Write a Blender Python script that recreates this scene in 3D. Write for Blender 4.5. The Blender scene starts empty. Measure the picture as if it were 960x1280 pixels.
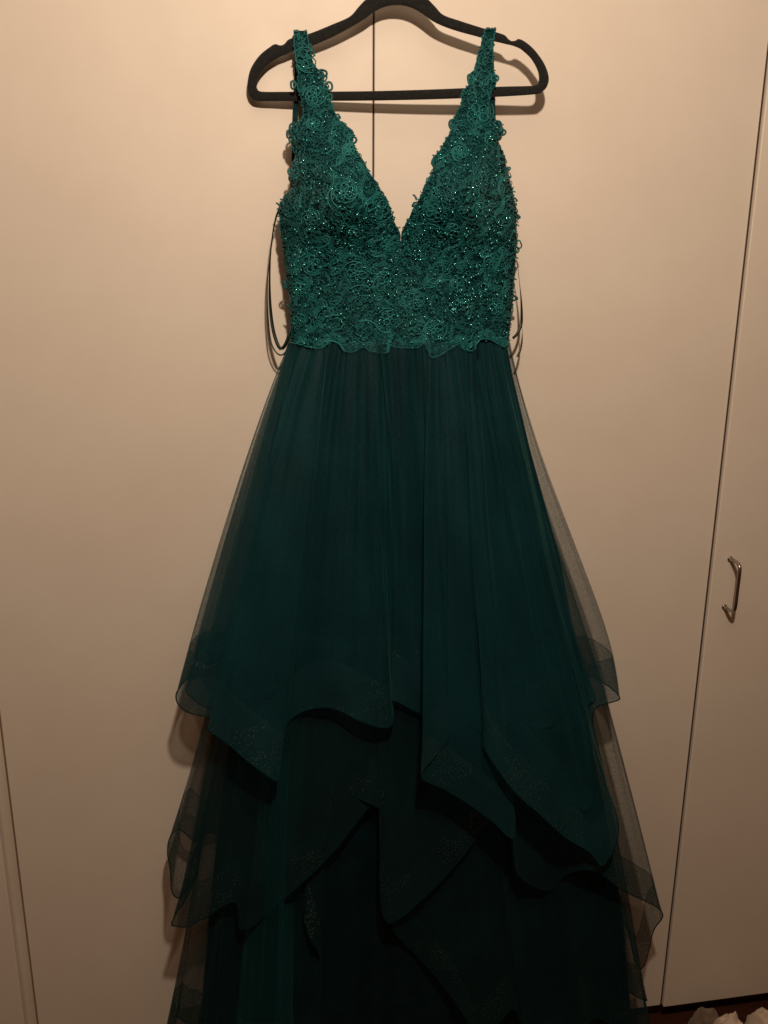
import bpy, math, random
import numpy as np
from mathutils import Matrix, Vector

random.seed(11)
rng = np.random.default_rng(11)
scene = bpy.context.scene

# ------------------------------------------------------------------ camera
F_PX = 961.0                       # focal length in photo pixels (960 x 1280)
CAM = np.array([0.0, -1.25, 1.476])
PITCH, YAW, ROLL = [math.radians(a) for a in (13.7606, 8.8981, -0.3745)]
_f = np.array([math.sin(YAW)*math.cos(PITCH), math.cos(YAW)*math.cos(PITCH), -math.sin(PITCH)])
_r = np.array([math.cos(YAW), -math.sin(YAW), 0.0])
_d = np.cross(_f, _r)
_r2 = math.cos(ROLL)*_r + math.sin(ROLL)*_d
_d2 = -math.sin(ROLL)*_r + math.cos(ROLL)*_d
cam_data = bpy.data.cameras.new('camera')
cam_data.sensor_fit = 'VERTICAL'
cam_data.sensor_height = 24.0
cam_data.lens = 24.0*F_PX/1280.0
cam_data.clip_start = 0.02
cam_data.clip_end = 50
cam = bpy.data.objects.new('camera', cam_data)
scene.collection.objects.link(cam)
M = Matrix((( _r2[0], -_d2[0], -_f[0], CAM[0]),
            ( _r2[1], -_d2[1], -_f[1], CAM[1]),
            ( _r2[2], -_d2[2], -_f[2], CAM[2]),
            (0, 0, 0, 1)))
cam.matrix_world = M
scene.camera = cam

# ------------------------------------------------------------------ light
world = bpy.data.worlds.new('World')
scene.world = world
world.use_nodes = True
bg = world.node_tree.nodes['Background']
bg.inputs['Color'].default_value = (1.0, 0.38, 0.09, 1)
bg.inputs['Strength'].default_value = 0.074

lamp_data = bpy.data.lights.new('ceiling_lamp', 'POINT')
lamp_data.energy = 54.0
lamp_data.color = (1.0, 0.765, 0.562)
lamp_data.shadow_soft_size = 0.035
lamp = bpy.data.objects.new('ceiling_lamp', lamp_data)
lamp.location = (0.14, -1.14, 2.21)
scene.collection.objects.link(lamp)

ceil_data = bpy.data.lights.new('ceiling_bounce', 'AREA')   # light returned by the white ceiling round the lamp
ceil_data.shape = 'SQUARE'; ceil_data.size = 1.0
ceil_data.energy = 5.0
ceil_data.color = (1.0, 0.73, 0.50)
ceil = bpy.data.objects.new('ceiling_bounce', ceil_data)
ceil.location = (0.1, -0.95, 2.60)
scene.collection.objects.link(ceil)

scene.view_settings.view_transform = 'Standard'
scene.view_settings.look = 'None'
scene.view_settings.exposure = 0.0
scene.view_settings.gamma = 1.0
scene.cycles.transparent_max_bounces = 40
scene.cycles.max_bounces = 8

# ------------------------------------------------------------------ helpers
def W(px, py, d=0.0):
    """photo pixel -> point at distance d in front of the door plane (y = 0)"""
    px = np.asarray(px, float); py = np.asarray(py, float); d = np.asarray(d, float)
    v = (px[..., None]-480)/F_PX*_r2 + (py[..., None]-640)/F_PX*_d2 + _f
    t = (-d-CAM[1])/v[..., 1]
    return CAM + v*t[..., None]

def catmull(pts, n, closed=False):
    P = np.asarray(pts, float); k = len(P)
    if closed:
        u = np.linspace(0, k, n, endpoint=False)
    else:
        u = np.linspace(0, k-1, n)
    i = np.floor(u).astype(int)
    if not closed: i = np.minimum(i, k-2)
    t = (u-i)[:, None]
    def g(j): return P[j % k] if closed else P[np.clip(j, 0, k-1)]
    p0, p1, p2, p3 = g(i-1), g(i), g(i+1), g(i+2)
    return 0.5*(2*p1 + (p2-p0)*t + (2*p0-5*p1+4*p2-p3)*t**2 + (3*p1-p0-3*p2+p3)*t**3)

def arc_resample(P, n):
    s = np.concatenate([[0], np.cumsum(np.linalg.norm(np.diff(P, axis=0), axis=1))])
    u = np.linspace(0, s[-1], n)
    return np.stack([np.interp(u, s, P[:, k]) for k in range(P.shape[1])], 1)

def mesh_obj(name, verts, faces, mat, parent=None, smooth=True):
    me = bpy.data.meshes.new(name)
    me.from_pydata([tuple(v) for v in verts], [], [tuple(f) for f in faces])
    me.materials.append(mat)
    if smooth:
        me.polygons.foreach_set('use_smooth', [True]*len(me.polygons))
    me.update()
    o = bpy.data.objects.new(name, me)
    scene.collection.objects.link(o)
    if parent is not None: attach(o, parent)
    return o

def attach(o, parent):
    o.parent = parent
    if parent.type == 'EMPTY':
        o.matrix_parent_inverse = Matrix.Translation(-Vector(parent.location))

def thing(name, label, cat, loc=(0, 0, 0), group=None):
    o = bpy.data.objects.new(name, None)
    o.empty_display_size = 0.05
    o.location = loc
    scene.collection.objects.link(o)
    o['label'] = label; o['category'] = cat
    if group: o['group'] = group
    return o

def grid_faces(a, b, base=0, close_u=False):
    """rows a, columns b"""
    f = []
    for i in range(a-1):
        for j in range(b if close_u else b-1):
            j2 = (j+1) % b
            f.append((base+i*b+j, base+i*b+j2, base+(i+1)*b+j2, base+(i+1)*b+j))
    return f

class MB:
    def __init__(self): self.v = []; self.f = []; self.n = 0
    def add(self, verts, faces):
        self.v.append(np.asarray(verts, float))
        self.f += [tuple(i+self.n for i in q) for q in faces]
        self.n += len(verts)
    def tube(self, P, r, sides=4, closed=False, caps=True):
        P = np.asarray(P, float); n = len(P)
        if closed: T = np.roll(P, -1, 0)-np.roll(P, 1, 0)
        else: T = np.gradient(P, axis=0)
        T /= np.linalg.norm(T, axis=1)[:, None]+1e-12
        ref = np.array([0.0, -1.0, 0.0])
        if np.mean(np.abs(T @ ref)) > 0.8: ref = np.array([1.0, 0.0, 0.0])
        A = np.cross(T, ref); A /= np.linalg.norm(A, axis=1)[:, None]+1e-9
        B = np.cross(A, T)
        r = np.broadcast_to(np.asarray(r, float), (n,))[:, None, None]
        a = np.arange(sides)*2*math.pi/sides
        V = P[:, None, :] + r*(np.cos(a)[None, :, None]*A[:, None, :] + np.sin(a)[None, :, None]*B[:, None, :])
        V = V.reshape(-1, 3)
        F = grid_faces(n, sides, 0, True)
        if closed:
            for j in range(sides):
                F.append(((n-1)*sides+j, (n-1)*sides+(j+1) % sides, (j+1) % sides, j))
        elif caps:
            F.append(tuple(range(sides))[::-1]); F.append(tuple((n-1)*sides+j for j in range(sides)))
        self.add(V, F)
    def box(self, lo, hi, bev=0.0015):
        x0, y0, z0 = lo; x1, y1, z1 = hi
        c = [(x0, y0, z0), (x1, y0, z0), (x1, y1, z0), (x0, y1, z0), (x0, y0, z1), (x1, y0, z1), (x1, y1, z1), (x0, y1, z1)]
        import bmesh
        bm = bmesh.new()
        vs = [bm.verts.new(p) for p in c]
        for q in ((0, 3, 2, 1), (4, 5, 6, 7), (0, 1, 5, 4), (1, 2, 6, 5), (2, 3, 7, 6), (3, 0, 4, 7)):
            bm.faces.new([vs[i] for i in q])
        if bev > 0:
            bmesh.ops.bevel(bm, geom=list(bm.edges), offset=bev, segments=2, profile=0.5, affect='EDGES')
        bm.verts.index_update()
        self.add([v.co[:] for v in bm.verts], [[v.index for v in f.verts] for f in bm.faces])
        bm.free()
    def build(self, name, mat, parent=None, smooth=True):
        return mesh_obj(name, np.concatenate(self.v), self.f, mat, parent, smooth)

# ------------------------------------------------------------------ materials
def new_mat(name):
    m = bpy.data.materials.new(name); m.use_nodes = True
    nt = m.node_tree
    return m, nt, nt.nodes['Principled BSDF'], nt.nodes['Material Output']

def noise(nt, scale, detail=3, rough=0.5, vec=None):
    n = nt.nodes.new('ShaderNodeTexNoise')
    n.inputs['Scale'].default_value = scale; n.inputs['Detail'].default_value = detail
    n.inputs['Roughness'].default_value = rough
    if vec is not None: nt.links.new(vec, n.inputs['Vector'])
    return n

def ramp(nt, src, a, b, p0=0.0, p1=1.0):
    r = nt.nodes.new('ShaderNodeValToRGB')
    r.color_ramp.elements[0].position = p0; r.color_ramp.elements[1].position = p1
    r.color_ramp.elements[0].color = (*a, 1); r.color_ramp.elements[1].color = (*b, 1)
    nt.links.new(src, r.inputs['Fac'])
    return r

def objco(nt): return nt.nodes.new('ShaderNodeTexCoord').outputs['Object']

def bump(nt, src, dist, strength=1.0):
    b = nt.nodes.new('ShaderNodeBump')
    b.inputs['Distance'].default_value = dist; b.inputs['Strength'].default_value = strength
    nt.links.new(src, b.inputs['Height'])
    return b

def mat_door():
    m, nt, p, out = new_mat('white_lacquer')
    co = objco(nt)
    n = noise(nt, 3.4, 6, 0.65, co)
    r = ramp(nt, n.outputs['Fac'], (0.700, 0.645, 0.585), (0.755, 0.712, 0.650), 0.3, 0.7)
    nt.links.new(r.outputs['Color'], p.inputs['Base Color'])
    n2 = noise(nt, 6, 4, 0.6, co)
    r2 = ramp(nt, n2.outputs['Fac'], (0.42,)*3, (0.58,)*3, 0.3, 0.7)
    nt.links.new(r2.outputs['Color'], p.inputs['Roughness'])
    n3 = noise(nt, 260, 3, 0.6, co)
    b = bump(nt, n3.outputs['Fac'], 0.0004, 0.25)
    nt.links.new(b.outputs['Normal'], p.inputs['Normal'])
    p.inputs['Specular IOR Level'].default_value = 0.35
    return m

def mat_simple(name, col, rough, metal=0.0, spec=0.5, sheen=0.0, nscale=0, namp=0.25, bdist=0):
    m, nt, p, out = new_mat(name)
    p.inputs['Base Color'].default_value = (*col, 1)
    p.inputs['Roughness'].default_value = rough; p.inputs['Metallic'].default_value = metal
    p.inputs['Specular IOR Level'].default_value = spec
    if sheen:
        p.inputs['Sheen Weight'].default_value = sheen
        p.inputs['Sheen Roughness'].default_value = 0.5
    if nscale:
        n = noise(nt, nscale, 4, 0.6, objco(nt))
        lo = tuple(c*(1-namp) for c in col); hi = tuple(min(1, c*(1+namp)) for c in col)
        r = ramp(nt, n.outputs['Fac'], lo, hi, 0.3, 0.7)
        nt.links.new(r.outputs['Color'], p.inputs['Base Color'])
        if bdist:
            b = bump(nt, n.outputs['Fac'], bdist)
            nt.links.new(b.outputs['Normal'], p.inputs['Normal'])
    return m

def mat_wood(name, a, b):
    m, nt, p, out = new_mat(name)
    mp = nt.nodes.new('ShaderNodeMapping'); mp.inputs['Scale'].default_value = (1.2, 14, 14)
    nt.links.new(objco(nt), mp.inputs['Vector'])
    n = noise(nt, 3.0, 6, 0.65, mp.outputs['Vector'])
    r = ramp(nt, n.outputs['Fac'], a, b, 0.3, 0.72)
    nt.links.new(r.outputs['Color'], p.inputs['Base Color'])
    p.inputs['Roughness'].default_value = 0.42
    return m

def mat_tulle(name, col, alpha, edge, sheen=0.25, sparkle=False, lines=False):
    """sheer net: part of the light passes straight through, the rest is scattered by the threads"""
    m, nt, p, out = new_mat(name)
    co = objco(nt)
    n = noise(nt, 9, 3, 0.6, co)
    r = ramp(nt, n.outputs['Fac'], tuple(c*0.8 for c in col), tuple(c*1.2 for c in col), 0.3, 0.7)
    nt.links.new(r.outputs['Color'], p.inputs['Base Color'])
    p.inputs['Roughness'].default_value = 0.55
    p.inputs['Specular IOR Level'].default_value = 0.25
    p.inputs['Sheen Weight'].default_value = sheen
    p.inputs['Sheen Tint'].default_value = (0.15, 0.8, 0.7, 1)
    tl = nt.nodes.new('ShaderNodeBsdfTranslucent')
    nt.links.new(r.outputs['Color'], tl.inputs['Color'])
    mx = nt.nodes.new('ShaderNodeMixShader'); mx.inputs['Fac'].default_value = 0.35
    nt.links.new(p.outputs['BSDF'], mx.inputs[1]); nt.links.new(tl.outputs['BSDF'], mx.inputs[2])
    tr = nt.nodes.new('ShaderNodeBsdfTransparent')
    lw = nt.nodes.new('ShaderNodeLayerWeight'); lw.inputs['Blend'].default_value = 0.35
    mr = nt.nodes.new('ShaderNodeMapRange')
    mr.inputs['From Min'].default_value = 0.15; mr.inputs['From Max'].default_value = 1.0
    mr.inputs['To Min'].default_value = alpha; mr.inputs['To Max'].default_value = edge
    nt.links.new(lw.outputs['Facing'], mr.inputs['Value'])
    fac = mr.outputs['Result']
    # uneven thread density
    n2 = noise(nt, 420, 2, 0.5, co)
    mu = nt.nodes.new('ShaderNodeMapRange')
    mu.inputs['From Min'].default_value = 0.35; mu.inputs['From Max'].default_value = 0.65
    mu.inputs['To Min'].default_value = 0.74; mu.inputs['To Max'].default_value = 1.26
    nt.links.new(n2.outputs['Fac'], mu.inputs['Value'])
    m1 = nt.nodes.new('ShaderNodeMath'); m1.operation = 'MULTIPLY'; m1.use_clamp = True
    nt.links.new(fac, m1.inputs[0]); nt.links.new(mu.outputs['Result'], m1.inputs[1])
    fin = nt.nodes.new('ShaderNodeMixShader')
    nt.links.new(m1.outputs['Value'], fin.inputs['Fac'])
    nt.links.new(tr.outputs['BSDF'], fin.inputs[1]); nt.links.new(mx.outputs['Shader'], fin.inputs[2])
    last = fin
    if sparkle:
        vo = nt.nodes.new('ShaderNodeTexVoronoi'); vo.inputs['Scale'].default_value = 300
        nt.links.new(co, vo.inputs['Vector'])
        big = noise(nt, 14, 2, 0.5, co)
        lt = nt.nodes.new('ShaderNodeMath'); lt.operation = 'LESS_THAN'; lt.inputs[1].default_value = 0.21
        nt.links.new(vo.outputs['Distance'], lt.inputs[0])
        gt = nt.nodes.new('ShaderNodeMath'); gt.operation = 'GREATER_THAN'; gt.inputs[1].default_value = 0.55
        nt.links.new(big.outputs['Fac'], gt.inputs[0])
        ml = nt.nodes.new('ShaderNodeMath'); ml.operation = 'MULTIPLY'
        nt.links.new(lt.outputs['Value'], ml.inputs[0]); nt.links.new(gt.outputs['Value'], ml.inputs[1])
        gl = nt.nodes.new('ShaderNodeBsdfGlossy')
        gl.inputs['Color'].default_value = (0.60, 0.80, 0.78, 1); gl.inputs['Roughness'].default_value = 0.5
        s2 = nt.nodes.new('ShaderNodeMixShader')
        nt.links.new(ml.outputs['Value'], s2.inputs['Fac'])
        nt.links.new(fin.outputs['Shader'], s2.inputs[1]); nt.links.new(gl.outputs['BSDF'], s2.inputs[2])
        last = s2
    nt.links.new(last.outputs['Shader'], out.inputs['Surface'])
    return m

def mat_bead():
    m, nt, p, out = new_mat('teal_bead')
    g = nt.nodes.new('ShaderNodeNewGeometry')
    r = ramp(nt, g.outputs['Random Per Island'], (0.03, 0.36, 0.38), (0.26, 0.90, 0.92), 0.2, 1.0)
    nt.links.new(r.outputs['Color'], p.inputs['Base Color'])
    r2 = ramp(nt, g.outputs['Random Per Island'], (0.40,)*3, (0.16,)*3, 0.0, 1.0)
    nt.links.new(r2.outputs['Color'], p.inputs['Roughness'])
    p.inputs['Metallic'].default_value = 0.9
    return m

def mat_lace(name, lo, hi):
    m, nt, p, out = new_mat(name)
    g = nt.nodes.new('ShaderNodeNewGeometry')
    r = ramp(nt, g.outputs['Random Per Island'], lo, hi)
    nt.links.new(r.outputs['Color'], p.inputs['Base Color'])
    p.inputs['Roughness'].default_value = 0.36
    p.inputs['Specular Tint'].default_value = (0.35, 0.9, 0.88, 1)
    p.inputs['Specular IOR Level'].default_value = 0.55
    n = noise(nt, 1500, 2, 0.5, objco(nt))
    b = bump(nt, n.outputs['Fac'], 0.0006, 0.6)
    nt.links.new(b.outputs['Normal'], p.inputs['Normal'])
    return m

DOOR = mat_door()
CARC = mat_simple('white_board', (0.62, 0.57, 0.50), 0.6, nscale=8, namp=0.05)
PLINTH = mat_wood('plinth_wood', (0.045, 0.014, 0.008), (0.075, 0.026, 0.014))
GAP_SHADE = mat_simple('gap_shade', (0.05, 0.025, 0.015), 0.8, nscale=50, namp=0.2)  # dark brown that paints the shade inside the door gaps
FLOOR = mat_wood('floor_wood', (0.034, 0.010, 0.005), (0.07, 0.023, 0.011))
STEEL = mat_simple('brushed_nickel', (0.42, 0.38, 0.35), 0.30, metal=1.0, nscale=60, namp=0.12)
VELVET = mat_simple('black_velvet', (0.014, 0.0145, 0.016), 0.95, spec=0.1, sheen=0.25, nscale=300, namp=0.35, bdist=0.0004)
LINING_B = mat_simple('bodice_lining', (0.002, 0.026, 0.030), 0.8, spec=0.08, nscale=120, namp=0.3)
LACE = mat_lace('lace_cord', (0.004, 0.047, 0.053), (0.014, 0.130, 0.140))
LACE2 = mat_lace('lace_scroll', (0.008, 0.100, 0.107), (0.022, 0.180, 0.188))
BEAD = mat_bead()
RIBBON = mat_simple('ribbon_satin', (0.004, 0.016, 0.014), 0.4, nscale=200, namp=0.2)
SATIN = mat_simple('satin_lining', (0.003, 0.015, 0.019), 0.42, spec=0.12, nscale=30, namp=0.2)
TULLE = mat_tulle('tulle', (0.009, 0.077, 0.098), 0.34, 0.95, sheen=0.12)
TULLE_SHADE = mat_tulle('shaded_tulle', (0.013, 0.052, 0.060), 0.34, 0.95, sheen=0.04)  # darker copy of the tulle, shade on the lower tiers put into its colour
SHEEN = mat_tulle('painted_sheen', (0.006, 0.088, 0.106), 0.30, 0.9, sheen=0.12)  # brighter teal net, a satin sheen painted as colour
BAND_SHADE = mat_tulle('shaded_braid', (0.012, 0.044, 0.050), 0.42, 0.9, sheen=0.03, sparkle=True)  # hem braid darkened likewise, lower-tier shade in the colour
BAND = mat_tulle('hem_braid', (0.024, 0.080, 0.098), 0.46, 0.9, sheen=0.03, sparkle=True)
EDGE = mat_simple('hem_cord', (0.003, 0.020, 0.023), 1.0, spec=0.0, nscale=200, namp=0.2)
CLOTH_P = mat_simple('pale_cloth', (0.56, 0.46, 0.37), 0.85, sheen=0.2, nscale=40, namp=0.12, bdist=0.002)
CLOTH_T = mat_simple('taupe_cloth', (0.17, 0.12, 0.09), 0.9, sheen=0.2, nscale=60, namp=0.2, bdist=0.002)

# ------------------------------------------------------------------ setting: floor
fl = mesh_obj('floor', [(-4, -4, 0), (4, -4, 0), (4, 1.2, 0), (-4, 1.2, 0)], [(0, 1, 2, 3)], FLOOR, smooth=False)
fl['kind'] = 'structure'

# ------------------------------------------------------------------ wardrobe
wr = thing('wardrobe', 'tall white wardrobe with flat doors that the gown hangs on', 'wardrobe', (0.18, 0.3, 0))
X0, XL, XC, XR, XE = -1.085, -0.451, 0.1759, 0.8085, 1.44
ZB, ZT = 0.050, 1.985
GAP = 0.0020; GC = 0.0012
mb = MB()                                   # carcass: uprights, top, bottom, back
for x, w in ((X0+0.01, 0.018), (XL-0.0115, 0.030), (XC, 0.018), (XR, 0.018), (XE-0.01, 0.018)):
    mb.box((x-w/2, 0.0186, ZB), (x+w/2, 0.56, 1.940), 0.0008)
mb.box((X0, 0.0190, 1.9405), (XE, 0.56, 1.960), 0.0008)
mb.box((X0+0.02, 0.0200, ZB+0.001), (XE-0.02, 0.555, ZB+0.018), 0)
mb.box((X0, 0.5605, ZB), (XE, 0.568, 1.960), 0)
mb.build('carcass', CARC, wr, smooth=False)
for x, g in ((XC, 0.0011), (XR, 0.0019)):    # dark strips added in the door gaps, standing in for their shade
    mb = MB(); mb.box((x-g, g*1.15, ZB+0.003), (x+g, 0.0184, ZT-0.003), 0)
    mb.build('gap_shade_strip', GAP_SHADE, wr, smooth=False)
mb = MB(); mb.box((X0+0.005, 0.03, 0.0005), (XE-0.005, 0.55, ZB-0.0005), 0.001)
mb.build('plinth', PLINTH, wr, smooth=False)
RDOOR = 0.006                               # the handled door stands a centimetre proud
for (a, b, pr) in ((X0, XL-0.024, 0.0), (XL, XC-GC, 0.0), (XC+GC, XR-GAP, 0.0), (XR+GAP, XE, RDOOR)):
    mb = MB(); mb.box((a, -pr, ZB+0.001), (b, 0.018-pr if pr == 0 else 0.018, ZT), 0.0016)
    dr = mb.build('door', DOOR, wr, smooth=False)
    if pr:
        dr['label'] = 'white door with a slim metal pull handle'
        hx = 0.8415; zt, zb = 1.0585, 0.9645
        yb, yg = -pr, -pr-0.033
        path = [(hx, yb+0.002, zt), (hx, yg+0.014, zt), (hx, yg+0.004, zt-0.0035), (hx, yg, zt-0.013), (hx, yg, (zt+zb)/2),
                (hx, yg, zb+0.013), (hx, yg+0.004, zb+0.0035), (hx, yg+0.014, zb), (hx, yb+0.002, zb)]
        h = MB(); h.tube(arc_resample(catmull(path, 120), 90), 0.0034, 12)
        for z in (zt, zb):
            h.tube([(hx, yb+0.0005, z), (hx, yb-0.0020, z), (hx, yb-0.0028, z), (hx, yb-0.003, z)], np.array([0.0052, 0.0052, 0.0046, 0.003]), 16)
        h.build('handle', STEEL, dr)

# ------------------------------------------------------------------ hanger
def hanger_d(px): return 0.013 + 0.033*(np.asarray(px, float)-310)/375.0
OUT_IN = [  # (outer px,py, inner px,py) clockwise from the bar's left corner
 (322.5,126, 332,115), (314,122.5, 324,114), (310,115, 321,110), (309.2,105, 321,104), (313,87, 325,93), (324,70, 335,81),
 (338,58.5, 347,72.5), (344,55.5, 353,69.5), (350,57, 357,68), (355,55.5, 361,66), (361,49.5, 367,63.5), (374,45.5, 378,60.5), (389,41.5, 393,56),
 (415,31, 419,44.5), (437,21, 442,32), (448,9, 456,23.5), (458,-1, 466,16), (470,-8, 477,10), (484,-12, 487,7), (496,-13, 496,6.2),
 (509,-12, 506,7), (522,-8, 517,10.5), (534,-1, 529,17.5), (544,9, 540,25.5), (554,19, 553,32), (575,26.5, 573,39), (600,34.5, 597,45.5),
 (618,40, 614,50.5), (630,44, 627,53.5), (635,49, 633,55), (639,51.5, 638,56), (644,51, 643,57.5), (648,49, 648,59.5), (656,52.5, 653,62.5),
 (668,63, 664,73), (680,80, 672,87), (685.5,96, 674,98), (684,107, 672,104.5), (678,114.5, 667.5,107), (668,117.8, 658,107.8),
 (618,121, 616,108.8), (540,124, 540,112), (470,125.5, 470,114), (400,126, 400,114.8), (345,126.2, 350,115)]
hg = thing('clothes_hanger', 'black velvet clothes hanger hooked over the white wardrobe door', 'hanger',
           tuple(W(497, 60, 0.03)))
oi = np.array(OUT_IN, float)
crv = catmull(oi, 420, closed=True)
outer = W(crv[:, 0], crv[:, 1], hanger_d(crv[:, 0])); inner = W(crv[:, 2], crv[:, 3], hanger_d(crv[:, 2]))
th = 0.0030; verts = []; prof = [(0.0, 0.4), (0.10, 0.8), (0.28, 1.0), (0.72, 1.0), (0.90, 0.8), (1.0, 0.4), (1.0, -0.4), (0.9, -0.8), (0.72, -1.0), (0.28, -1.0), (0.10, -0.8), (0.0, -0.4)]
n = len(crv)
nrm = np.array([0.075, -0.997, 0.0])
for (u, k) in prof:
    verts.append(outer*(1-u)+inner*u + nrm*k*th)
V = np.stack(verts, 1).reshape(-1, 3); k = len(prof)
F = []
for i in range(n):
    for j in range(k):
        i2, j2 = (i+1) % n, (j+1) % k
        F.append((i*k+j, i2*k+j, i2*k+j2, i*k+j2))
mesh_obj('frame', V, F, VELVET, hg)
top = W(497, -4, float(hanger_d(497)))
hr = 0.030; cy = top[1]+hr; cz = ZT - math.sqrt((hr-0.002)**2 - (0.018-cy)**2) if abs(0.018-cy) < hr-0.002 else ZT-0.018
cz = max(cz, ZT-0.026)
pts = [tuple(top), (top[0], top[1], (top[2]+cz)/2), (top[0], top[1], cz)]
for a in range(15, 196, 12):
    t = math.radians(180-a)
    pts.append((top[0], cy+hr*math.cos(t), cz+hr*math.sin(t)))
mb = MB(); mb.tube(arc_resample(catmull(pts, 200), 80), 0.0019, 10)
mb.build('hook', STEEL, hg)

# ------------------------------------------------------------------ the gown
gown = thing('evening_gown', 'emerald green gown with beaded lace bodice and tiered sheer tulle skirt', 'dress', tuple(W(500, 1290, 0.1)*np.array([1, 1, 0]) + np.array([0, 0, 0.02])))

# --- bodice outlines in photo pixels
Lp = np.array([(41,367),(58,368),(70,370),(85,371),(95,373),(108,372),(118,375),(130,378),(142,379),(150,375),(157,367),(165,362),(174,364),(182,369),(195,370),(206,367),(214,363),(224,362),(232,367),(240,361),(252,352),(262,348.5),(290,351),(320,355),(350,359.5),(385,363),(410,364),(436,363)], float)
Np = np.array([(41,384),(58,386),(70,389),(80,391),(85,396),(91,403),(97,404),(103,404),(108,410),(113,411),(119,410),(127,414),(138,418),(148,422),(154,429),(160,436),(168,441),(176,440),(186,444),(203,454),(215,462),(235,474),(255,485),(280,494),(291,500.5),(320,501),(436,501)], float)
Mp = np.array([(38,607),(50,603),(70,598),(86,594),(92,588),(99,586),(106,586),(112,580),(119,576),(127,577),(137,574),(146,568),(154,563),(165,563),(174,557),(188,550),(196,542),(204,539),(211,542),(224,535),(234,531),(246,525),(262,517),(280,508),(291,501.5),(320,501),(436,501)], float)
Rp = np.array([(38,620),(55,617),(70,616),(85,616),(94,620),(104,620),(113,615),(125,612),(139,612),(147,618),(154,625),(162,629),(169,627),(177,623),(184,626),(194,630),(205,632.5),(225,637.5),(245,642.5),(265,645.5),(290,646),(320,645),(350,643),(390,639.5),(415,637),(436,636)], float)
fL = lambda y: np.interp(y, Lp[:, 0], Lp[:, 1]); fN = lambda y: np.interp(y, Np[:, 0], Np[:, 1])
fM = lambda y: np.interp(y, Mp[:, 0], Mp[:, 1]); fR = lambda y: np.interp(y, Rp[:, 0], Rp[:, 1])
def BD(px, py):
    """distance of the bodice front from the door plane"""
    px = np.asarray(px, float); py = np.asarray(py, float)
    l, r = fL(py), fR(py); c = (l+r)/2; h = (r-l)/2
    u = np.clip((px-c)/h, -1, 1)
    low = 0.046 + 0.048*np.sqrt(1-u**2)
    for cx in (432, 572):
        low = low + 0.056*np.exp(-(((px-cx)/50)**2 + ((py-246)/56)**2))*(1-np.abs(u)**6)
    low = low - 0.010*np.exp(-(((px-501)/16)**2 + ((py-330)/70)**2))
    strap = hanger_d(px) + 0.0065
    k = np.clip((py-52)/150.0, 0, 1); k = k*k*(3-2*k)
    return strap*(1-k) + low*k
def bpt(px, py, off=0.0): return W(px, py, BD(px, py)+off)

def half(y0, y1, fa, fb, ny, nx, off=0.0):
    ys = np.linspace(y0, y1, ny); u = np.linspace(0, 1, nx)
    X = fa(ys)[:, None]*(1-u) + fb(ys)[:, None]*u; Y = np.repeat(ys[:, None], nx, 1)
    return bpt(X, Y, off).reshape(-1, 3), grid_faces(ny, nx)
SY = 150
mb = MB()
for fa, fb in ((fL, fN), (fM, fR)):
    v, f = half(SY-4, 424, fa, fb, 90, 40); mb.add(v, f)
bod = mb.build('bodice', LINING_B, gown)
# back of the bodice, closing the tube, cut low
mb = MB(); ys = np.linspace(285, 434, 40); us = np.linspace(-1, 1, 50)
Yg = np.repeat(ys[:, None], 50, 1) + (1-us**2)*40*np.linspace(1, 0, 40)[:, None]
l, r = fL(Yg), fR(Yg)
Xg = (l+r)/2 + us*(r-l)/2*0.995
mb.add(W(Xg, Yg, 0.046-0.034*np.sqrt(1-us**2)*np.ones_like(Yg)).reshape(-1, 3), grid_faces(40, 50))
mb.build('bodice_back', LINING_B, gown)

# --- lace cords, in pixel space
scal = np.array([(363,428),(376,431),(390,435),(404,434),(412,426),(424,430),(430,438),(442,440),(454,434),(462,438),(475,441),(485,440),(487,431),(494,434),(510,435),(523,434),(531,429),(535,437),(540,447),(550,444),(557,440),(566,434),(575,430),(580,437),(592,438),(595,431),(602,424),(613,425),(624,431),(631,433),(637,425)], float)
def inside(x, y, m=0.0):
    if y < 41 or y > np.interp(x, scal[:, 0], scal[:, 1])-1: return False
    y = min(y, 434)
    return (fL(y)+m <= x <= fN(y)-m) or (fM(y)+m <= x <= fR(y)-m)
SCALE = 0.00122
def mot_spiral(c, r, a0, turns, sgn):
    t = np.linspace(0, 1, int(7+5*turns)); a = a0 + sgn*t*turns*2*math.pi; rr = r*(0.22+0.78*t)
    return [np.stack([c[0]+rr*np.cos(a), c[1]+rr*np.sin(a)], 1)]
def mot_flower(c, r, a0, k):
    out = []
    for i in range(k):
        a = a0 + i*2*math.pi/k; t = np.linspace(0.1, 1.9*math.pi, 10)
        lx = r*(0.55-0.45*np.cos(t)); ly = r*0.36*np.sin(t)
        out.append(np.stack([c[0]+lx*math.cos(a)-ly*math.sin(a), c[1]+lx*math.sin(a)+ly*math.cos(a)], 1))
    t = np.linspace(0, 1.95*math.pi, 9)
    out.append(np.stack([c[0]+r*0.22*np.cos(t), c[1]+r*0.22*np.sin(t)], 1))
    return out
def mot_leaf(c, r, a, k=0.34):
    t = np.linspace(0.05, 2*math.pi-0.05, 14); lx = r*np.cos(t); ly = r*k*np.sin(t)*(1-0.25*np.cos(t))
    o = [np.stack([c[0]+lx*math.cos(a)-ly*math.sin(a), c[1]+lx*math.sin(a)+ly*math.cos(a)], 1)]
    s = np.linspace(-0.85, 0.85, 5)*r
    o.append(np.stack([c[0]+s*math.cos(a), c[1]+s*math.sin(a)], 1))
    return o
def mot_wave(c, ln, a, amp, ph):
    s = np.linspace(-0.5, 0.5, 14); w = amp*np.sin(s*2*math.pi*1.4+ph); s = s*ln
    return [np.stack([c[0]+s*math.cos(a)-w*math.sin(a), c[1]+s*math.sin(a)+w*math.cos(a)], 1)]
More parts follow.
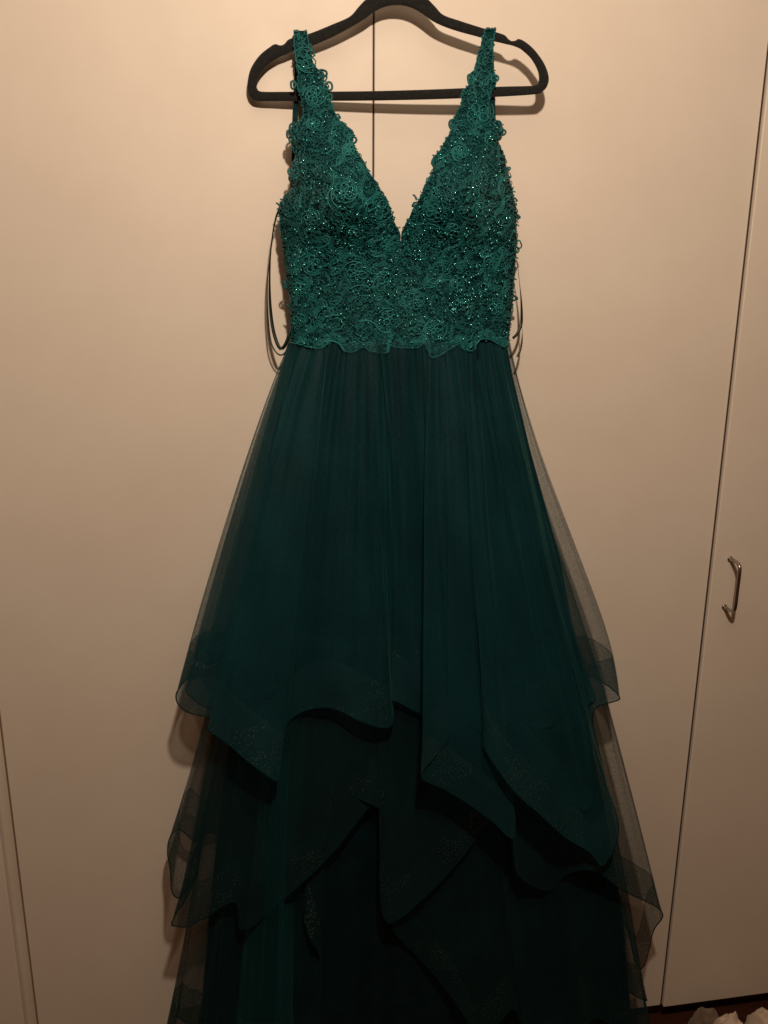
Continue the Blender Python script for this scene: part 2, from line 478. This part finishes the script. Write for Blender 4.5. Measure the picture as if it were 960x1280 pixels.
def mot_c(c, r, a0, sweep):
    t = np.linspace(0, sweep, 8)+a0; rr = r*np.linspace(1, 0.7, 8)
    return [np.stack([c[0]+rr*np.cos(t), c[1]+rr*np.sin(t)], 1)]

class LaceSet:
    def __init__(s): s.body = MB(); s.strap = {0: MB(), 1: MB()}; s.hi = MB(); s.his = {0: MB(), 1: MB()}; s.bright = False
    def which(s, x, y):
        if y >= SY: return s.hi if s.bright else s.body
        return (s.his if s.bright else s.strap)[0 if x < 500 else 1]
    def put(s, pl, rad, off, closed=False, jit=0.0):
        c = pl.mean(0)
        mbx = s.which(c[0], c[1])
        P = bpt(pl[:, 0], pl[:, 1], off + (rng.normal(0, jit, len(pl)) if jit else 0.0))
        mbx.tube(P, rad, 4, closed, caps=False)
LS = LaceSet()
occ = []
def far(x, y, d):
    return all((x-a)**2+(y-b)**2 > d*d for a, b in occ)
# big flowers and rosettes first
LS.bright = True
tries = 0
flowers = []
while len(flowers) < 26 and tries < 4000:
    tries += 1
    y = random.uniform(70, 425); x = random.uniform(350, 645)
    if inside(x, y, 4) and far(x, y, 34):
        occ.append((x, y)); flowers.append((x, y))
        r = random.uniform(6, 14)
        for pl in mot_flower((x, y), r, random.uniform(0, 6), random.choice((5, 6, 7))):
            LS.put(pl, random.uniform(0.0008, 0.0010), 0.0030+random.random()*0.0008)
        if True:
            for q in range(5):
                LS.put(mot_c((x, y), r*random.uniform(1.02, 1.55), random.uniform(0, 6), random.uniform(1.2, 2.6))[0], 0.0009, 0.0024)
# long scrolling vines with leaf pairs and curled ends
made = 0; tries = 0
starts = []
while made < 62 and tries < 3000:
    tries += 1
    x, y = random.uniform(350, 645), random.uniform(60, 430)
    if not inside(x, y, 3) or any((x-a)**2+(y-b)**2 < 15**2 for a, b in starts): continue
    h = random.uniform(0, 6.28); kap = random.choice((-1, 1))*random.uniform(0.035, 0.09); path = []
    px, py = x, y; ln = random.uniform(26, 64); d = 0
    while d < ln and inside(px, py, 1.0):
        path.append((px, py)); px += 1.8*math.cos(h); py += 1.8*math.sin(h); d += 1.8
        h += kap*1.8*(1 if d < ln*0.55 else -1.1)
    if len(path) < 9: continue
    starts.append((x, y)); made += 1
    P_ = np.array(path); LS.put(P_, np.linspace(0.0010, 0.0007, len(P_)), 0.0022)
    if random.random() < 0.6: LS.put(P_+rng.normal(0, 0.2, P_.shape)+np.array([1.8, 0.8]), 0.0007, 0.0024)
    ex, ey = P_[-1]
    LS.put(mot_spiral((ex, ey), random.uniform(3, 5.5), h, 1.5, np.sign(kap))[0], 0.0008, 0.0023)
    for q in range(4, len(P_)-2, 4):
        a = math.atan2(P_[q+1][1]-P_[q][1], P_[q+1][0]-P_[q][0]); sd = random.choice((-1, 1))
        r_ = random.uniform(3.2, 5.6); aa = a+sd*random.uniform(0.7, 1.1)
        c_ = (P_[q][0]+r_*math.cos(aa), P_[q][1]+r_*math.sin(aa))
        if inside(c_[0], c_[1], 0): LS.put(mot_leaf(c_, r_, aa, 0.40)[0], 0.0007, 0.0020)
LS.bright = False
# leaf sprays and curls fill the ground
cell = {}
def near_cell(x, y, d):
    k = (int(x//d), int(y//d))
    for i in (-1, 0, 1):
        for j in (-1, 0, 1):
            for (a, b) in cell.get((k[0]+i, k[1]+j), ()):
                if (a-x)**2+(b-y)**2 < d*d: return True
    cell.setdefault(k, []).append((x, y)); return False
for i in range(60000):
    y = random.uniform(44, 446); x = random.uniform(345, 648)
    if not inside(x, y, 1.0): continue
    hol = math.sin(x*0.11+1.7*math.sin(y*0.05))+math.sin(y*0.13+1.3*math.sin(x*0.07+2))+math.sin((x+y)*0.06)
    if hol < -1.0 and random.random() < 0.5: continue
    if near_cell(x, y, 3.2): continue
    q = random.random(); off = random.uniform(0.0006, 0.0017); rad = random.uniform(0.00052, 0.00082)
    flow = 1.57+0.9*math.sin(x*0.055+1)+0.8*math.sin(y*0.05+x*0.02)
    if q < 0.10: pls = mot_spiral((x, y), random.uniform(2.2, 4.4), random.uniform(0, 6.3), random.uniform(1.0, 1.8), random.choice((-1, 1)))
    elif q < 0.34: pls = mot_c((x, y), random.uniform(2.0, 6.0), random.uniform(0, 6.3), random.uniform(1.6, 3.6))
    elif q < 0.54: pls = mot_leaf((x, y), random.uniform(2.8, 5.5), random.gauss(flow, 0.5))
    else: pls = mot_wave((x, y), random.uniform(7, 15), random.gauss(flow, 0.6), random.uniform(1.0, 2.6), random.uniform(0, 6))
    if any(not inside(p[0], p[1], -1.5) for pl in pls for p in pl[::3]) and random.random() < 0.85: continue
    for pl in pls: LS.put(pl, rad, off, jit=0.0002)
# cords and loose picot loops along the free edges
def edge_poly(P): return np.stack([P[:, 1], P[:, 0]], 1)
for P, sgn, y0, y1, dens in ((Lp, -1, 41, 430, 0.10), (Np, 1, 41, 290, 0.12), (Mp, -1, 38, 290, 0.12), (Rp, 1, 38, 425, 0.10)):
    e = arc_resample(catmull(edge_poly(P), 400), 260); e = e[(e[:, 1] >= y0) & (e[:, 1] <= y1)]
    for k in range(0, len(e)-8, 8):
        seg = e[k:k+9].copy(); seg[:, 0] += rng.normal(0, 0.7, len(seg)) + sgn*random.uniform(-1.5, 0.8)
        LS.put(seg, 0.0010, 0.0018)
    k = 2
    while k < len(e)-3:
        if random.random() < dens:
            c = e[k]; r = random.uniform(1.6, 4.6); cx = c[0]+sgn*r*random.uniform(0.1, 0.75)
            t = np.linspace(0, 2*math.pi, 13)[:-1]
            rr = r*(1+0.16*np.sin(2*t+random.uniform(0, 6))+0.12*np.sin(3*t+random.uniform(0, 6)))
            LS.put(np.stack([cx+rr*0.9*np.cos(t), c[1]+rr*np.sin(t)], 1), random.uniform(0.0010, 0.0014), random.uniform(0.0, 0.003), closed=True)
            if random.random() < 0.35:
                LS.put(np.stack([cx+sgn*r*0.9+1.6*np.cos(t), c[1]+random.uniform(-3, 3)+1.6*np.sin(t)], 1), 0.0010, 0.001, closed=True)
        elif random.random() < 0.5:
            c = e[k]; a = random.uniform(-0.9, 0.6); ln = random.uniform(0.5, 3.5)
            s = np.linspace(-2, ln, 5)
            LS.put(np.stack([c[0]+sgn*s*math.cos(a), c[1]+s*math.sin(a)+0.06*s*s], 1), 0.0009, 0.001)
        k += random.choice((3, 4, 5, 6, 8))
# named loops the photo shows standing off the edges
for (x, y, r) in ((366,160,6),(361,168,4),(365,175,4.5),(366,224,6),(363,216,4),(404,92,5),(411,108,5.5),(412,122,4),(436,166,6),(441,175,5),
                  (588,99,5),(566,155,6),(545,201,6.5),(623,156,5),(629,165,3.6),(619,98,4.5),(366,106,4),(489,285,4)):
    t = np.linspace(0, 2*math.pi, 15)[:-1]
    mid = (fL(y)+fN(y))/2 if x < 500 else (fM(y)+fR(y))/2
    r *= 1.05; x += 0.15*r*np.sign(mid-x); e1, e2 = rng.uniform(0, 6, 2)
    rr = r*(1+0.14*np.sin(2*t+e1)+0.10*np.sin(3*t+e2))
    LS.put(np.stack([x+rr*0.85*np.cos(t), y+rr*np.sin(t)], 1), 0.0016, 0.001, closed=True)
    LS.put(np.stack([x+rr*0.5*np.cos(t)+r*0.4*np.sign(mid-x), y+rr*0.5*np.sin(t)], 1), 0.0009, 0.0015, closed=True)
for (x0, y0, x1, y1) in ((352,262,345,254),(356,257,350,249),(350,266,346,262),(480,255,489,262),(521,250,516,244),(358,360,355,352),(362,385,358,382),(641,248,647,252)):
    s = np.linspace(0, 1, 6)
    LS.put(np.stack([x0+(x1-x0)*s, y0+(y1-y0)*s-2*np.sin(s*3)], 1), np.linspace(0.0016, 0.0011, 6), 0.001)
LS.bright = True
# scalloped lower border
sc = catmull(scal, 240)
for dy, rad, off in ((0, 0.0013, 0.0024),):
    for k in range(0, 239, 16):
        seg = sc[k:k+17].copy(); seg += rng.normal(0, 0.25, seg.shape); LS.put(seg, rad*random.uniform(0.8, 1.1), off)
for k in range(0, 239, 3):                   # picot loops worked along the border
    if random.random() < 0.7:
        LS.put(mot_spiral((sc[k][0], sc[k][1]-random.uniform(0, 2.5)), random.uniform(1.3, 2.6), random.uniform(0, 6), 1.0, 1)[0], 0.0008, random.uniform(0.0015, 0.003))
bs = MB(); top_y = 421                       # net ground behind the scallops
cols = sc[::2]; rows = np.linspace(0, 1, 5)
G = np.stack([np.stack([cols[:, 0], np.full(len(cols), top_y*1.0)*(1-q)+cols[:, 1]*q], 1) for q in rows], 0)
bs.add(bpt(G[..., 0], G[..., 1], 0.0006).reshape(-1, 3), grid_faces(5, len(cols)))
border = bs.build('scalloped_border', LINING_B, gown)
for k in range(420):
    q = random.randrange(4, 236); c = sc[q]
    x = c[0]; y = c[1]-random.uniform(1.5, 11)
    pl = mot_spiral((x, y), random.uniform(1.6, 3.0), random.uniform(0, 6), 1.1, 1)[0]
    LS.put(pl, 0.0007, random.uniform(0.0015, 0.003))
LS.bright = False
hl = LS.hi.build('lace_scroll', LACE2, bod); hl['kind'] = 'stuff'
lc = LS.body.build('lace_cord', LACE, bod); lc['kind'] = 'stuff'

# --- straps: front strip over the hanger and down the back, one part each
STR = []
for i, (fa, fb, ytop) in enumerate(((fL, fN, 41.5), (fM, fR, 38.5))):
    mb = MB()
    v, f = half(ytop, SY-3.0, fa, fb, 60, 12); mb.add(v, f)
    ny = 40                                   # over the bar and down behind it
    u = np.linspace(0, 1, 12); rows = []
    xa, xb = float(fa(ytop)), float(fb(ytop)); d0 = float(hanger_d((xa+xb)/2))
    for q in np.linspace(0, math.pi, 9):
        x = xa*(1-u)+xb*u
        dd = hanger_d(x) + 0.0065*math.cos(q)
        rows.append(W(x, np.full(12, ytop)-3.2*math.sin(q)*1.0, dd))
    for y in np.linspace(ytop+3, 300, ny):
        x = (xa+1.5 if i == 0 else xa-4) + (6 if i == 0 else 12)*u + (1.5 if y > 60 else 0) + (y-ytop)*(-0.035 if i == 0 else 0.03)
        dd = hanger_d(x)-0.0065 + 0.02*np.clip((y-120)/180, 0, 1)
        dd = np.maximum(dd, 0.0035)
        rows.append(W(x, np.full(12, y), dd))
    R_ = np.array(rows); mb.add(R_.reshape(-1, 3), grid_faces(len(rows), 12))
    st = mb.build('shoulder_strap', LINING_B, gown); STR.append(st)
    lo = LS.strap[i]
    for q in range(10):                       # cords going over the top of the bar
        x = xa+(xb-xa)*random.uniform(0.02, 0.98); a = np.linspace(0.15, 2.4, 7)
        P = np.array([W(x+random.gauss(0, 0.4), ytop+1-3.2*math.sin(t)-1.2, float(hanger_d(x))+0.0085*math.cos(t)) for t in a]); lo.tube(P, 0.0013, 4, caps=False)
    so = lo.build('lace_cord', LACE, st); so['kind'] = 'stuff'
    if LS.his[i].n:
        so = LS.his[i].build('lace_scroll', LACE2, st); so['kind'] = 'stuff'

# --- beads
def bead_geo(mbx, c, r, st, sides=6, rings=4):
    v = []; ax = random.gauss(0, 0.5)
    for i in range(1, rings):
        a = math.pi*i/rings
        for j in range(sides):
            b = 2*math.pi*j/sides
            p = np.array([r*math.sin(a)*math.cos(b), r*math.sin(a)*math.sin(b), r*st*math.cos(a)])
            p = np.array([p[0]*math.cos(ax)-p[2]*math.sin(ax), p[1], p[0]*math.sin(ax)+p[2]*math.cos(ax)])
            v.append(c+p)
    t = len(v); v += [c+np.array([-math.sin(ax), 0, math.cos(ax)])*r*st, c-np.array([-math.sin(ax), 0, math.cos(ax)])*r*st]
    f = grid_faces(rings-1, sides, 0, True)
    f += [(t, (j+1) % sides, j) for j in range(sides)] + [(t+1, (rings-2)*sides+j, (rings-2)*sides+(j+1) % sides) for j in range(sides)]
    mbx.add(v, f)
bb = MB(); sb = {0: MB(), 1: MB()}
def add_bead(x, y):
    c = bpt(x, y, 0.0052+random.uniform(0, 0.0015))
    tgt = bb if y >= SY else sb[0 if x < 500 else 1]
    bead_geo(tgt, c, random.uniform(0.0008, 0.0013), random.choice((1.0, 1.0, 1.7)))
nb = 0
while nb < 760:
    y = 44 + 390*random.random()**0.72; x = random.uniform(345, 648)
    if inside(x, y, 3): add_bead(x, y); nb += 1
for (x, y) in flowers:
    for k in range(2): add_bead(x+random.gauss(0, 4), min(430, y+random.gauss(0, 4)))
for k in range(40):                           # beaded sprays sweeping over the right cup
    t = k/39; add_bead(627-70*t**1.2+random.gauss(0, 2.5), 283+105*t+random.gauss(0, 2.5))
    add_bead(590-30*t+random.gauss(0, 3), 372+20*t+random.gauss(0, 4))
o = bb.build('bead', BEAD, bod); o['kind'] = 'stuff'
for i in (0, 1):
    if sb[i].n:
        o = sb[i].build('bead', BEAD, STR[i]); o['kind'] = 'stuff'

# --- hanging ribbons
def ribbon(strands):
    mb = MB()
    for pts, w0 in strands:
        c = np.array(pts, float); c = arc_resample(catmull(c, 120), 60)
        P = W(c[:, 0], c[:, 1], c[:, 2])
        T = np.gradient(P, axis=0); T /= np.linalg.norm(T, axis=1)[:, None]
        ang = np.linspace(1.1, 0.2, 60)+0.45*np.sin(np.linspace(0, 5, 60))
        A = np.cross(T, [0, -1, 0]); A /= np.linalg.norm(A, axis=1)[:, None]; B = np.cross(A, T)
        S = np.cos(ang)[:, None]*A + np.sin(ang)[:, None]*B; Nn = np.cross(T, S)
        w = w0; t = 0.0003
        ring = np.stack([P+S*w+Nn*t, P-S*w+Nn*t, P-S*w-Nn*t, P+S*w-Nn*t], 1)
        mb.add(ring.reshape(-1, 3), grid_faces(60, 4, 0, True))
    return mb.build('hanging_ribbon', RIBBON, gown)
ribbon([([(349,262,.048),(345,272,.047),(341,292,.044),(338,320,.04),(337,355,.038),(338,385,.038),(341,410,.04),(346,428,.043),(351,436,.046),(356,432,.05),(361,420,.052),(365,405,.05)], 0.0026),
        ([(338,318,.041),(335,345,.034),(334,375,.031),(335,400,.031),(338,425,.033),(344,439,.038),(351,444,.042),(357,440,.046),(361,430,.05)], 0.0011)])
ribbon([([(644,312,.046),(646,325,.045),(649,350,.042),(651.5,375,.04),(652,400,.039),(650,410,.041),(646,418,.044),(641,423,.047)], 0.0022),
        ([(651,395,.039),(652.5,410,.037),(652.5,425,.037),(650,438,.04),(646.5,446,.043)], 0.0018)])

# ------------------------------------------------------------------ skirt
def frac(u): return np.sqrt(np.clip(1-u*u, 0, 1))
# satin under-skirt: a full tube
lin_y = np.array([428, 470, 560, 700, 800, 930, 1000, 1150, 1290], float)
lin_l = np.array([368, 361, 339, 316, 305, 288, 278, 262, 252], float)
lin_r = np.array([632, 639, 661, 699, 718, 738, 753, 778, 790], float)
ny, nu = 90, 220
ys = np.linspace(428, 1290, ny); a = np.linspace(0, 2*math.pi, nu, endpoint=False)
rowsv = []
for y in ys:
    l, r = np.interp(y, lin_y, lin_l), np.interp(y, lin_y, lin_r); t = (y-428)/862
    cx, hw = (l+r)/2, (r-l)/2
    fold = np.sin(a*17+0.6*math.sin(3*t)+0.3)+0.7*np.sin(a*29+1.3+t)+0.5*np.sin(a*9-2*t)
    u = np.cos(a)*(1+0.006*fold)
    front = np.sin(a)
    d = 0.046 + np.where(front > 0, 0.046*front, 0.032*front) + (0.003+0.010*t)*fold*np.where(front > 0, 0.55, 0.12)
    rowsv.append(W(cx-u*hw, np.full(nu, y), np.maximum(d, 0.008)))
Vv = np.array(rowsv)
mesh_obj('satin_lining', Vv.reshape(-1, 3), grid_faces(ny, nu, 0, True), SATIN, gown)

def tier(name, ctrl, mat, nS, nT, gather, power, seed, band=0.080, ylim=0.012, depth=0.52, mid=None, power_right=None, bulge=0.0):
    """a fluted sheer layer hung from its top line (first 3 numbers) to its hem (last 3)"""
    if power_right is None: power_right = power
    c = np.array(ctrl, float)
    c[:, 5] = np.where(c[:, 5] > 0.1, 0.1+(c[:, 5]-0.1)*depth, c[:, 5])
    if mid is not None:
        inn = (c[:, 3] > 290) & (c[:, 3] < 715)
        c[:, 5] = np.where(inn, 0.115+np.maximum(0, c[:, 5]-0.115)*mid, c[:, 5]); c[:, 2] *= 0.80
    s = catmull(c, nS)
    T = W(s[:, 0], s[:, 1], s[:, 2]); H = W(s[:, 3], s[:, 4], np.maximum(s[:, 5], 0.012))
    H[:, 2] = np.maximum(H[:, 2], ylim)
    rg = np.random.default_rng(seed)
    q = np.linspace(0, 1, nS)
    length = np.linalg.norm(H-T, axis=1)
    ts = np.linspace(0, 1, nT)
    kk = np.clip((s[:, 0]-520)/110, 0, 1); pw = power + (power_right-power)*kk*kk*(3-2*kk)
    # ripple fields along the gathered edge
    fs = float(np.clip((c[:, 0].max()-c[:, 0].min())/275, 0.06, 1))
    def field(freqs):
        freqs = np.asarray(freqs)*fs
        o = np.zeros(nS)
        for f_ in freqs: o += np.sin(2*math.pi*(f_*q)+rg.uniform(0, 6.3))*rg.uniform(0.5, 1)
        return o/len(freqs)**0.5
    mod = 0.45+0.55*np.clip(field(rg.uniform(3, 8, 3))+0.4, 0, 1.6)
    g1, g2 = field(rg.uniform(12, 46, 6))*mod, field(rg.uniform(12, 46, 6))*mod
    m1, m2 = field(rg.uniform(4, 17, 5))*mod, field(rg.uniform(4, 17, 5))*mod
    f1, f2 = field(rg.uniform(38, 90, 6))*mod, field(rg.uniform(38, 90, 6))*mod
    h1, h2 = field(rg.uniform(7, 20, 4)), field(rg.uniform(7, 20, 4))
    wob = field(rg.uniform(5, 12, 3))
    wr_ = np.clip((s[:, 0]-624)/10, 0, 1)
    crease = [(rg.uniform(20, 150)*fs, rg.uniform(-22, 22), rg.uniform(0, 6.3), rg.uniform(0.0006, 0.0016)) for _ in range(7)]
    rows = []
    for t in ts:
        hz = t**pw
        P = T + (H-T)*np.stack([hz, hz, np.full(nS, t)], 1)
        ag = gather*math.exp(-((t-0.05)/0.20)**2) + 0.0012
        am = 0.0165*math.sin(math.pi*min(1, t*1.05))**0.8 * (1-0.4*t)
        P[:, 1] -= g1*ag + m1*am
        P[:, 0] += g2*ag*0.8 + m2*am*0.8
        P[:, 2] += wob*0.003*t
        P[:, 0] += bulge*wr_*math.sin(math.pi*t**2.4)
        for (k1, k2, p0, a0) in crease: P[:, 1] -= a0*np.sin(k1*q+k2*t+p0)*min(1, 4*t)*mod
        af = 0.0022*(1-0.75*t)
        P[:, 1] -= f1*af; P[:, 0] += f2*af
        ah = 0.0105*t**6                       # the stiff hem ruffles a little more
        P[:, 1] -= h1*ah; P[:, 0] += h2*ah*0.8
        P[:, 1] = np.minimum(P[:, 1], -0.008)
        rows.append(P)
    G = np.array(rows)
    lay = mesh_obj(name, G.reshape(-1, 3), grid_faces(nT, nS), mat, gown)
    # crinoline braid along the hem, lying on the tulle
    bm_ = MB(); nb_ = 7
    fr = np.clip(1-band/length, 0.5, 0.98)
    Bv = []
    for k in range(nb_):
        t = fr + (1-fr)*k/(nb_-1)
        idx = t*(nT-1); i0 = np.minimum(np.floor(idx).astype(int), nT-2); w = (idx-i0)[:, None]
        j = np.arange(nS)
        Bv.append(G[i0, j]*(1-w)+G[i0+1, j]*w)
    Bv = np.array(Bv)
    tu = np.gradient(Bv, axis=1); tv = np.gradient(Bv, axis=0)
    nn = np.cross(tu, tv); nn /= np.linalg.norm(nn, axis=2)[..., None]+1e-9
    bm_.add((Bv+nn*0.0012).reshape(-1, 3), grid_faces(nb_, nS))
    bm_.build('hem_band', BAND_SHADE if mat is TULLE_SHADE else BAND, lay)
    e = MB(); e.tube(Bv[-1], 0.0010, 6); e.build('hem_cord', EDGE, lay)
    e = MB(); e.tube(Bv[0]+nn[0]*0.0012, 0.0004, 4); e.build('band_stitching', EDGE, lay)
    return lay

t1 = [(392,428,.014, 320,850,.03),(380,428,.018, 292,848,.045),(372,428,.024, 264,846,.07),(366,428,.032, 238,849,.085),(363,428,.042, 219,864,.11),(364,428,.05, 236,884,.14),
 (367,428,.055, 264,901,.155),(372,428,.06, 288,894,.155),(377,428,.064, 276,903,.185),(383,428,.068, 259,912,.215),(394,428,.074, 290,936,.235),
 (405,428,.08, 340,976,.25),(411,428,.082, 352,972,.22),(416,428,.084, 338,935,.16),(424,428,.087, 366,898,.135),(433,428,.09, 405,886,.16),(450,428,.094, 445,898,.18),
 (468,428,.097, 489,910,.19),(474,428,.098, 487,886,.16),(480,428,.099, 492,873,.152),(500,428,.099, 520,890,.152),(519,428,.099, 551,908,.155),
 (527,428,.098, 556,915,.18),(535,428,.097, 529,962,.25),(549,428,.095, 560,991,.26),(561,428,.093, 612,1026,.26),(571,428,.09, 643,1040,.245),
 (577,428,.088, 630,965,.215),(584,428,.085, 609,937,.265),(594,428,.081, 640,985,.275),(607,428,.076, 700,1040,.26),(613,428,.073, 734,1067,.24),(617,428,.071, 753,1082,.225),(619,428,.069, 760,1070,.21),
 (623,428,.066, 765,1020,.18),(629,428,.06, 752,938,.14),(634,428,.053, 742,889,.12),(637,428,.046, 771,871,.1),(636,428,.038, 746,850,.07),(628,428,.028, 705,846,.045),(612,428,.016, 660,850,.03)]
tier('tulle_tier', t1, TULLE, 760, 90, 0.0035, 0.88, 3, power_right=1.10, bulge=0.020)
t1d = [(372,428,.050, 285,850,.13),(395,428,.064, 302,884,.165),(420,428,.074, 365,852,.125),(450,428,.082, 428,864,.138),(480,428,.086, 482,850,.132),(510,428,.086, 530,868,.136),(540,428,.082, 566,905,.17),(570,428,.076, 620,908,.175),(600,428,.066, 682,905,.165),(622,428,.054, 726,880,.13)]
tier('tulle_tier', t1d, TULLE, 560, 80, 0.0035, 0.9, 31)
# a second sheet of the same tier a little shorter, lying under it
t1b = [(392,430,.030, 300,836,.05),(378,430,.034, 262,838,.06),(368,430,.042, 246,842,.08),(368,430,.05, 262,866,.12),(376,430,.058, 300,880,.16),(386,430,.066, 284,905,.185),(400,430,.073, 330,935,.20),(408,430,.08, 352,900,.16),(414,430,.082, 348,870,.13)]
tier('tulle_tier', t1b, TULLE, 320, 70, 0.0030, 0.9, 8)
t1c = [(548,430,.088, 566,905,.14),(556,430,.086, 560,950,.195),(570,430,.083, 620,985,.20),(585,430,.079, 625,930,.19),(605,430,.072, 690,985,.20),(620,430,.064, 742,1010,.175),(630,430,.055, 732,902,.13),(632,430,.046, 738,868,.1),(628,430,.036, 724,842,.07),(618,430,.030, 705,840,.05)]
tier('tulle_tier', t1c, TULLE, 340, 70, 0.0030, 0.9, 14, power_right=1.12)
t1e = [(384,429,.036, 290,842,.05),(372,429,.040, 262,844,.065),(367,429,.044, 238,850,.085),(366,429,.048, 230,864,.105),(369,429,.053, 250,884,.13),(376,429,.058, 282,892,.15),(384,429,.062, 300,880,.15)]
tier('tulle_tier', t1e, TULLE, 220, 70, 0.0030, 0.84, 41)
t1f = [(612,429,.066, 700,930,.15),(620,429,.062, 726,905,.14),(628,429,.056, 730,884,.12),(632,429,.050, 738,872,.1),(632,429,.044, 734,856,.085),(627,429,.038, 720,848,.065),(616,429,.032, 700,846,.05)]
tier('tulle_tier', t1f, TULLE, 220, 70, 0.0030, 1.0, 43, power_right=1.12)
t2 = [(362,640,.02, 280,1050,.025),(345,640,.028, 262,1042,.035),(336,640,.036, 243,1050,.05),(331,640,.045, 225,1036,.065),(328,640,.055, 208,1072,.09),(329,640,.062, 214,1102,.115),(332,640,.068, 230,1118,.13),
 (337,640,.072, 243,1100,.125),(343,640,.077, 229,1130,.15),(348,640,.081, 219,1152,.165),(354,640,.085, 236,1161,.175),(364,640,.09, 262,1150,.165),(375,640,.094, 285,1125,.17),(388,640,.098, 305,1160,.215),
 (403,640,.102, 356,1119,.235),(424,640,.105, 420,1062,.21),(445,640,.107, 462,1012,.17),(470,640,.108, 482,985,.14),(490,640,.108, 472,1040,.17),(506,640,.108, 486,1148,.235),(526,640,.107, 546,1104,.225),
 (550,640,.105, 613,1036,.195),(575,640,.102, 640,1025,.16),(600,640,.098, 640,1080,.195),(622,640,.093, 690,1120,.21),(642,640,.086, 718,1098,.19),(656,640,.08, 739,1083,.18),(668,640,.072, 789,1116,.155),
 (676,640,.062, 826,1141,.13),(679,640,.055, 818,1166,.105),(679,640,.048, 801,1212,.085),(676,640,.042, 784,1160,.06),(668,640,.034, 748,1110,.045),(650,640,.024, 720,1100,.03)]
tier('tulle_tier', t2, TULLE_SHADE, 640, 80, 0.0025, 0.9, 5, depth=0.45, mid=0.35)
t3 = [(340,800,.02, 262,1290,.03),(320,800,.03, 244,1286,.045),(307,800,.045, 222,1272,.065),(303,800,.055, 207,1288,.09),(307,800,.065, 218,1312,.12),(317,800,.073, 252,1305,.125),(328,800,.08, 246,1330,.165),(350,800,.09, 320,1345,.195),
 (375,800,.098, 372,1325,.18),(392,800,.104, 404,1270,.185),(404,800,.106, 394,1195,.165),(416,800,.108, 384,1130,.15),(434,800,.11, 402,1050,.135),(455,800,.112, 440,1000,.13),(475,800,.112, 474,1015,.13),(490,800,.112, 482,1100,.14),(505,800,.112, 490,1168,.165),(535,800,.111, 558,1232,.19),
 (560,800,.109, 600,1300,.2),(585,800,.106, 640,1262,.155),(610,800,.102, 668,1318,.195),(640,800,.095, 720,1310,.19),(668,800,.087, 742,1276,.15),(692,800,.076, 790,1292,.15),(708,800,.064, 812,1276,.12),(714,800,.052, 806,1250,.085),(708,800,.036, 780,1240,.05),(690,800,.024, 750,1240,.03)]
tier('tulle_tier', t3, TULLE_SHADE, 560, 70, 0.0025, 0.92, 9, depth=0.35, mid=0.35)

sheen_strip = [(335,860,.085, 300,1290,.105),(342,860,.095, 292,1315,.12),(350,860,.106, 318,1325,.165),(358,860,.112, 340,1330,.18),(364,860,.108, 352,1318,.165),(370,860,.106, 344,1318,.165),(376,860,.100, 362,1300,.13),(382,860,.090, 352,1290,.10)]
tier('tulle_tier', sheen_strip, SHEEN, 120, 60, 0.003, 0.8, 21, depth=0.8)  # strip added to paint a streak of sheen at lower left

# ------------------------------------------------------------------ crumpled things on the floor
def crumple(name, label, cat, c, rad, mat, seed, ang=0.0):
    rg = np.random.default_rng(seed); v = []; nr, ns = 34, 60
    dirs = rg.normal(size=(16, 3)); dirs /= np.linalg.norm(dirs, axis=1)[:, None]
    ph = rg.uniform(0, 6.3, 16); fr = rg.uniform(3, 9, 16)
    for i in range(nr+1):
        a = math.pi*i/nr
        for j in range(ns):
            b = 2*math.pi*j/ns
            d = np.array([math.cos(a), math.sin(a)*math.cos(b), math.sin(a)*math.sin(b)])
            k = 1 + 0.08*sum((1-abs(math.sin(fr[q]*float(d@dirs[q])+ph[q])))**2-0.3 for q in range(16))*0.42
            p = d*k*np.array(rad)
            x = p[0]*math.cos(ang)-p[1]*math.sin(ang); y = p[0]*math.sin(ang)+p[1]*math.cos(ang)
            v.append((c[0]+x, c[1]+y, max(0.002, c[2]+p[2])))
    o = mesh_obj(name, v, grid_faces(nr+1, ns, 0, True), mat)
    o['label'] = label; o['category'] = cat
    return o
def heap(name, label, px, py, d, rx, ry, mat, seed, ang):
    p = W(px, py, d)
    return crumple(name, label, 'cloth', (p[0], p[1], 0.004), (rx, ry, max(0.02, p[2]-0.004)), mat, seed, ang)
heap('crumpled_cloth', 'small taupe crumpled cloth on the dark floor beside the pale heap', 886, 1260, 0.055, 0.036, 0.026, CLOTH_T, 4, -0.5)
heap('crumpled_cloth', 'pale rounded cloth heap on the dark floor next to the taupe cloth', 914, 1268, 0.105, 0.042, 0.036, CLOTH_P, 7, -0.4)
heap('crumpled_cloth', 'pale cloth fold standing up under the door with the handle', 957, 1262, 0.080, 0.032, 0.036, CLOTH_P, 15, 0.9)
